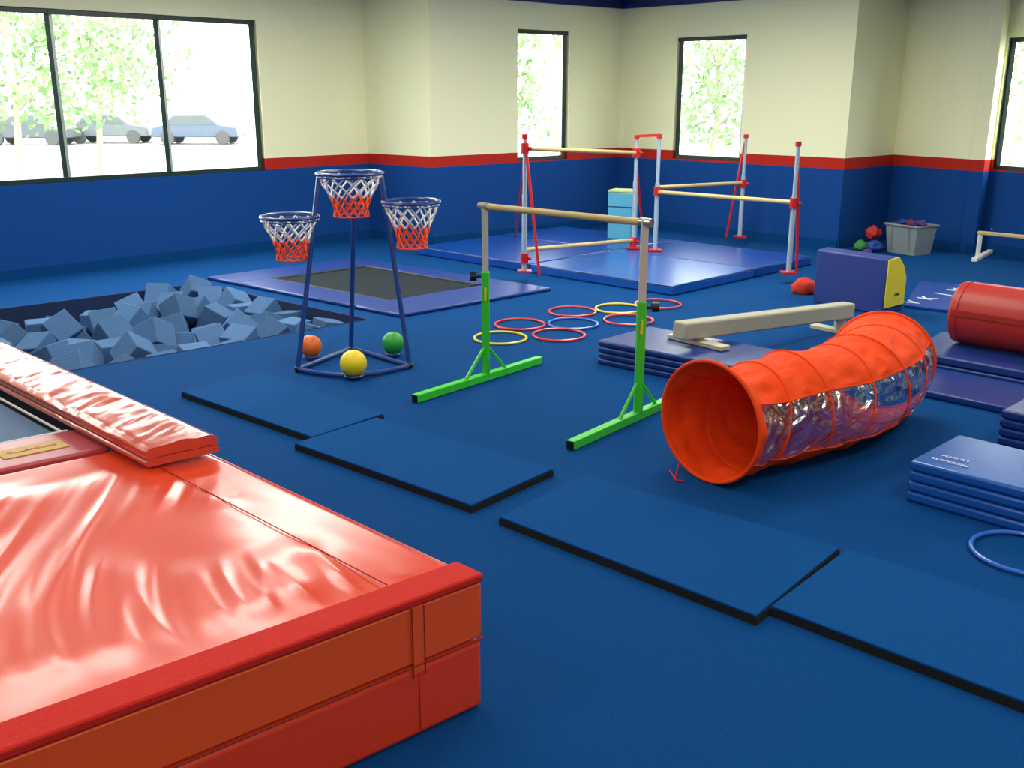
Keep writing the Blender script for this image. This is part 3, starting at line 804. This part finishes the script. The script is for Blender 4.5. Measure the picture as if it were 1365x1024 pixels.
# ---------------- outdoors ----------------
GZ = -.6
m = MB(); m.add([(-120, -60, GZ), (120, -60, GZ), (120, 160, GZ), (-120, 160, GZ)], [(0, 1, 2, 3)])
tag(m.build('ground_outdoors', mat('pale_asphalt', (150, 152, 148), .9, .05)), kind='structure')
LEAF = mat('leaf_green', (128, 166, 104), .8, .2); BARK = mat('bark', (165, 158, 142), .9)
def tree(px, py, Y, h, lb, sz=1):
    b_ = RY(px, py, Y); b_.z = GZ; random.seed(int(px)+3)
    t = empty('tree', b_, lb, 'tree', 'trees outside the windows')
    m = MB(); m.tube([b_, b_+Vector((.2, 0, h*.35)), b_+Vector((.1, .1, h*.8))], .11, 8, r2=.04)
    for k in range(6):
        a = k*1.05; s0 = b_+Vector((.15, 0, h*(.3+.07*k))); m.tube([s0, s0+Vector((math.cos(a)*1.3*sz, math.sin(a)*1.3*sz, h*.22))], .05, 6, r2=.012)
    m.build('trunk', BARK, t)
    m = MB()
    for k in range(1500):
        while True:
            d = Vector((random.uniform(-1, 1), random.uniform(-1, 1), random.uniform(-1, 1)))
            if d.length < 1 and noise.noise(d*2.2+Vector((px, 0, 0))) > -.12: break
        c_ = b_+Vector((d.x*2.6*sz, d.y*2.6*sz, h*.62+d.z*h*.42)); s_ = random.uniform(.07, .17)
        u = Vector((random.uniform(-1, 1), random.uniform(-1, 1), random.uniform(-1, 1))).normalized(); v = u.orthogonal().normalized()
        m.add([c_-u*s_, c_+v*s_*.5, c_+u*s_, c_-v*s_*.5], [(0, 1, 2, 3)])
    m.build('foliage', LEAF, t, smooth=False)
tree(20, 200, 26, 6.5, 'green tree seen through the left pane of the big window', 1.3)
tree(130, 200, 32, 6, 'green tree seen through the middle pane of the big window', 1.2)
tree(735, 200, 26, 6, 'green tree seen through the narrow window left of the room corner')
tree(945, 200, 28, 5.0, 'green tree seen through the window right of the room corner', .9)
tree(1345, 200, 24, 6.5, 'green tree seen through the window at the right edge', 1.2)
def car(px, Y, c, lb):
    b_ = RY(px, 200, Y); b_.z = GZ
    t = empty('parked_car', b_, lb, 'car', 'cars parked outside the big window')
    body = [(-2.1, .35), (-2.1, .8), (-1.5, .95), (-1.0, 1.4), (.6, 1.42), (1.2, .95), (2.05, .82), (2.1, .35)]
    m = MB(); ext(m, [b_+Vector((x, -.85, z)) for x, z in body], [b_+Vector((x, .85, z)) for x, z in body]); m.build('car_body', c, t, bevel=.06, seg=3)
    gl = [(-1.3, .97), (-.9, 1.34), (.5, 1.36), (1.0, .97)]
    m = MB(); ext(m, [b_+Vector((x, -.87, z)) for x, z in gl], [b_+Vector((x, .87, z)) for x, z in gl]); m.build('side_window', mat('car_glass', (85, 94, 98), .3), t)
    for x in (-1.35, 1.35):
        for y in (-.8, .8):
            MB().tube([b_+Vector((x, y-.1, .33)), b_+Vector((x, y+.1, .33))], .33, 18).build('wheel', mat('tyre_grey', (85, 85, 85), .9), t)
car(45, 50, mat('car_grey', (84, 90, 96), .5), 'dark grey parked car seen through the left pane')
car(152, 52, mat('car_silver', (100, 106, 112), .5), 'silver parked car seen through the middle pane')
car(268, 51, mat('car_blue', (84, 96, 118), .5), 'bluish parked car seen through the right pane')

# ---------------- lights ----------------
w = bpy.data.worlds.new('world'); scn.world = w; w.use_nodes = True
N = w.node_tree.nodes; bg = N['Background']; bg.inputs[0].default_value = (.95, .98, .95, 1); bg.inputs[1].default_value = 9.0
def area(x, y, sx, sy, e, colr=(1, .98, .88)):
    l = bpy.data.lights.new('ceiling_lamp', 'AREA'); l.shape = 'RECTANGLE'; l.size = sx; l.size_y = sy; l.energy = e; l.color = colr
    o = bpy.data.objects.new('ceiling_lamp', l); col.objects.link(o); o.location = (x, y, ZC-.03); o.rotation_euler = (0, 0, math.radians(45))
for x, y, e in ((-5.5, 7.5, 76), (-2, 9.5, 98), (1.5, 10, 122), (-2.2, 5.5, 60), (1.5, 6.5, 62), (5, 7.5, 82), (3, 3, 56), (-3, 1.5, 48), (0, -2, 95), (2.5, -.5, 40), (.2, 2.8, 26)):
    area(x, y, 2.2, 1.0, e)
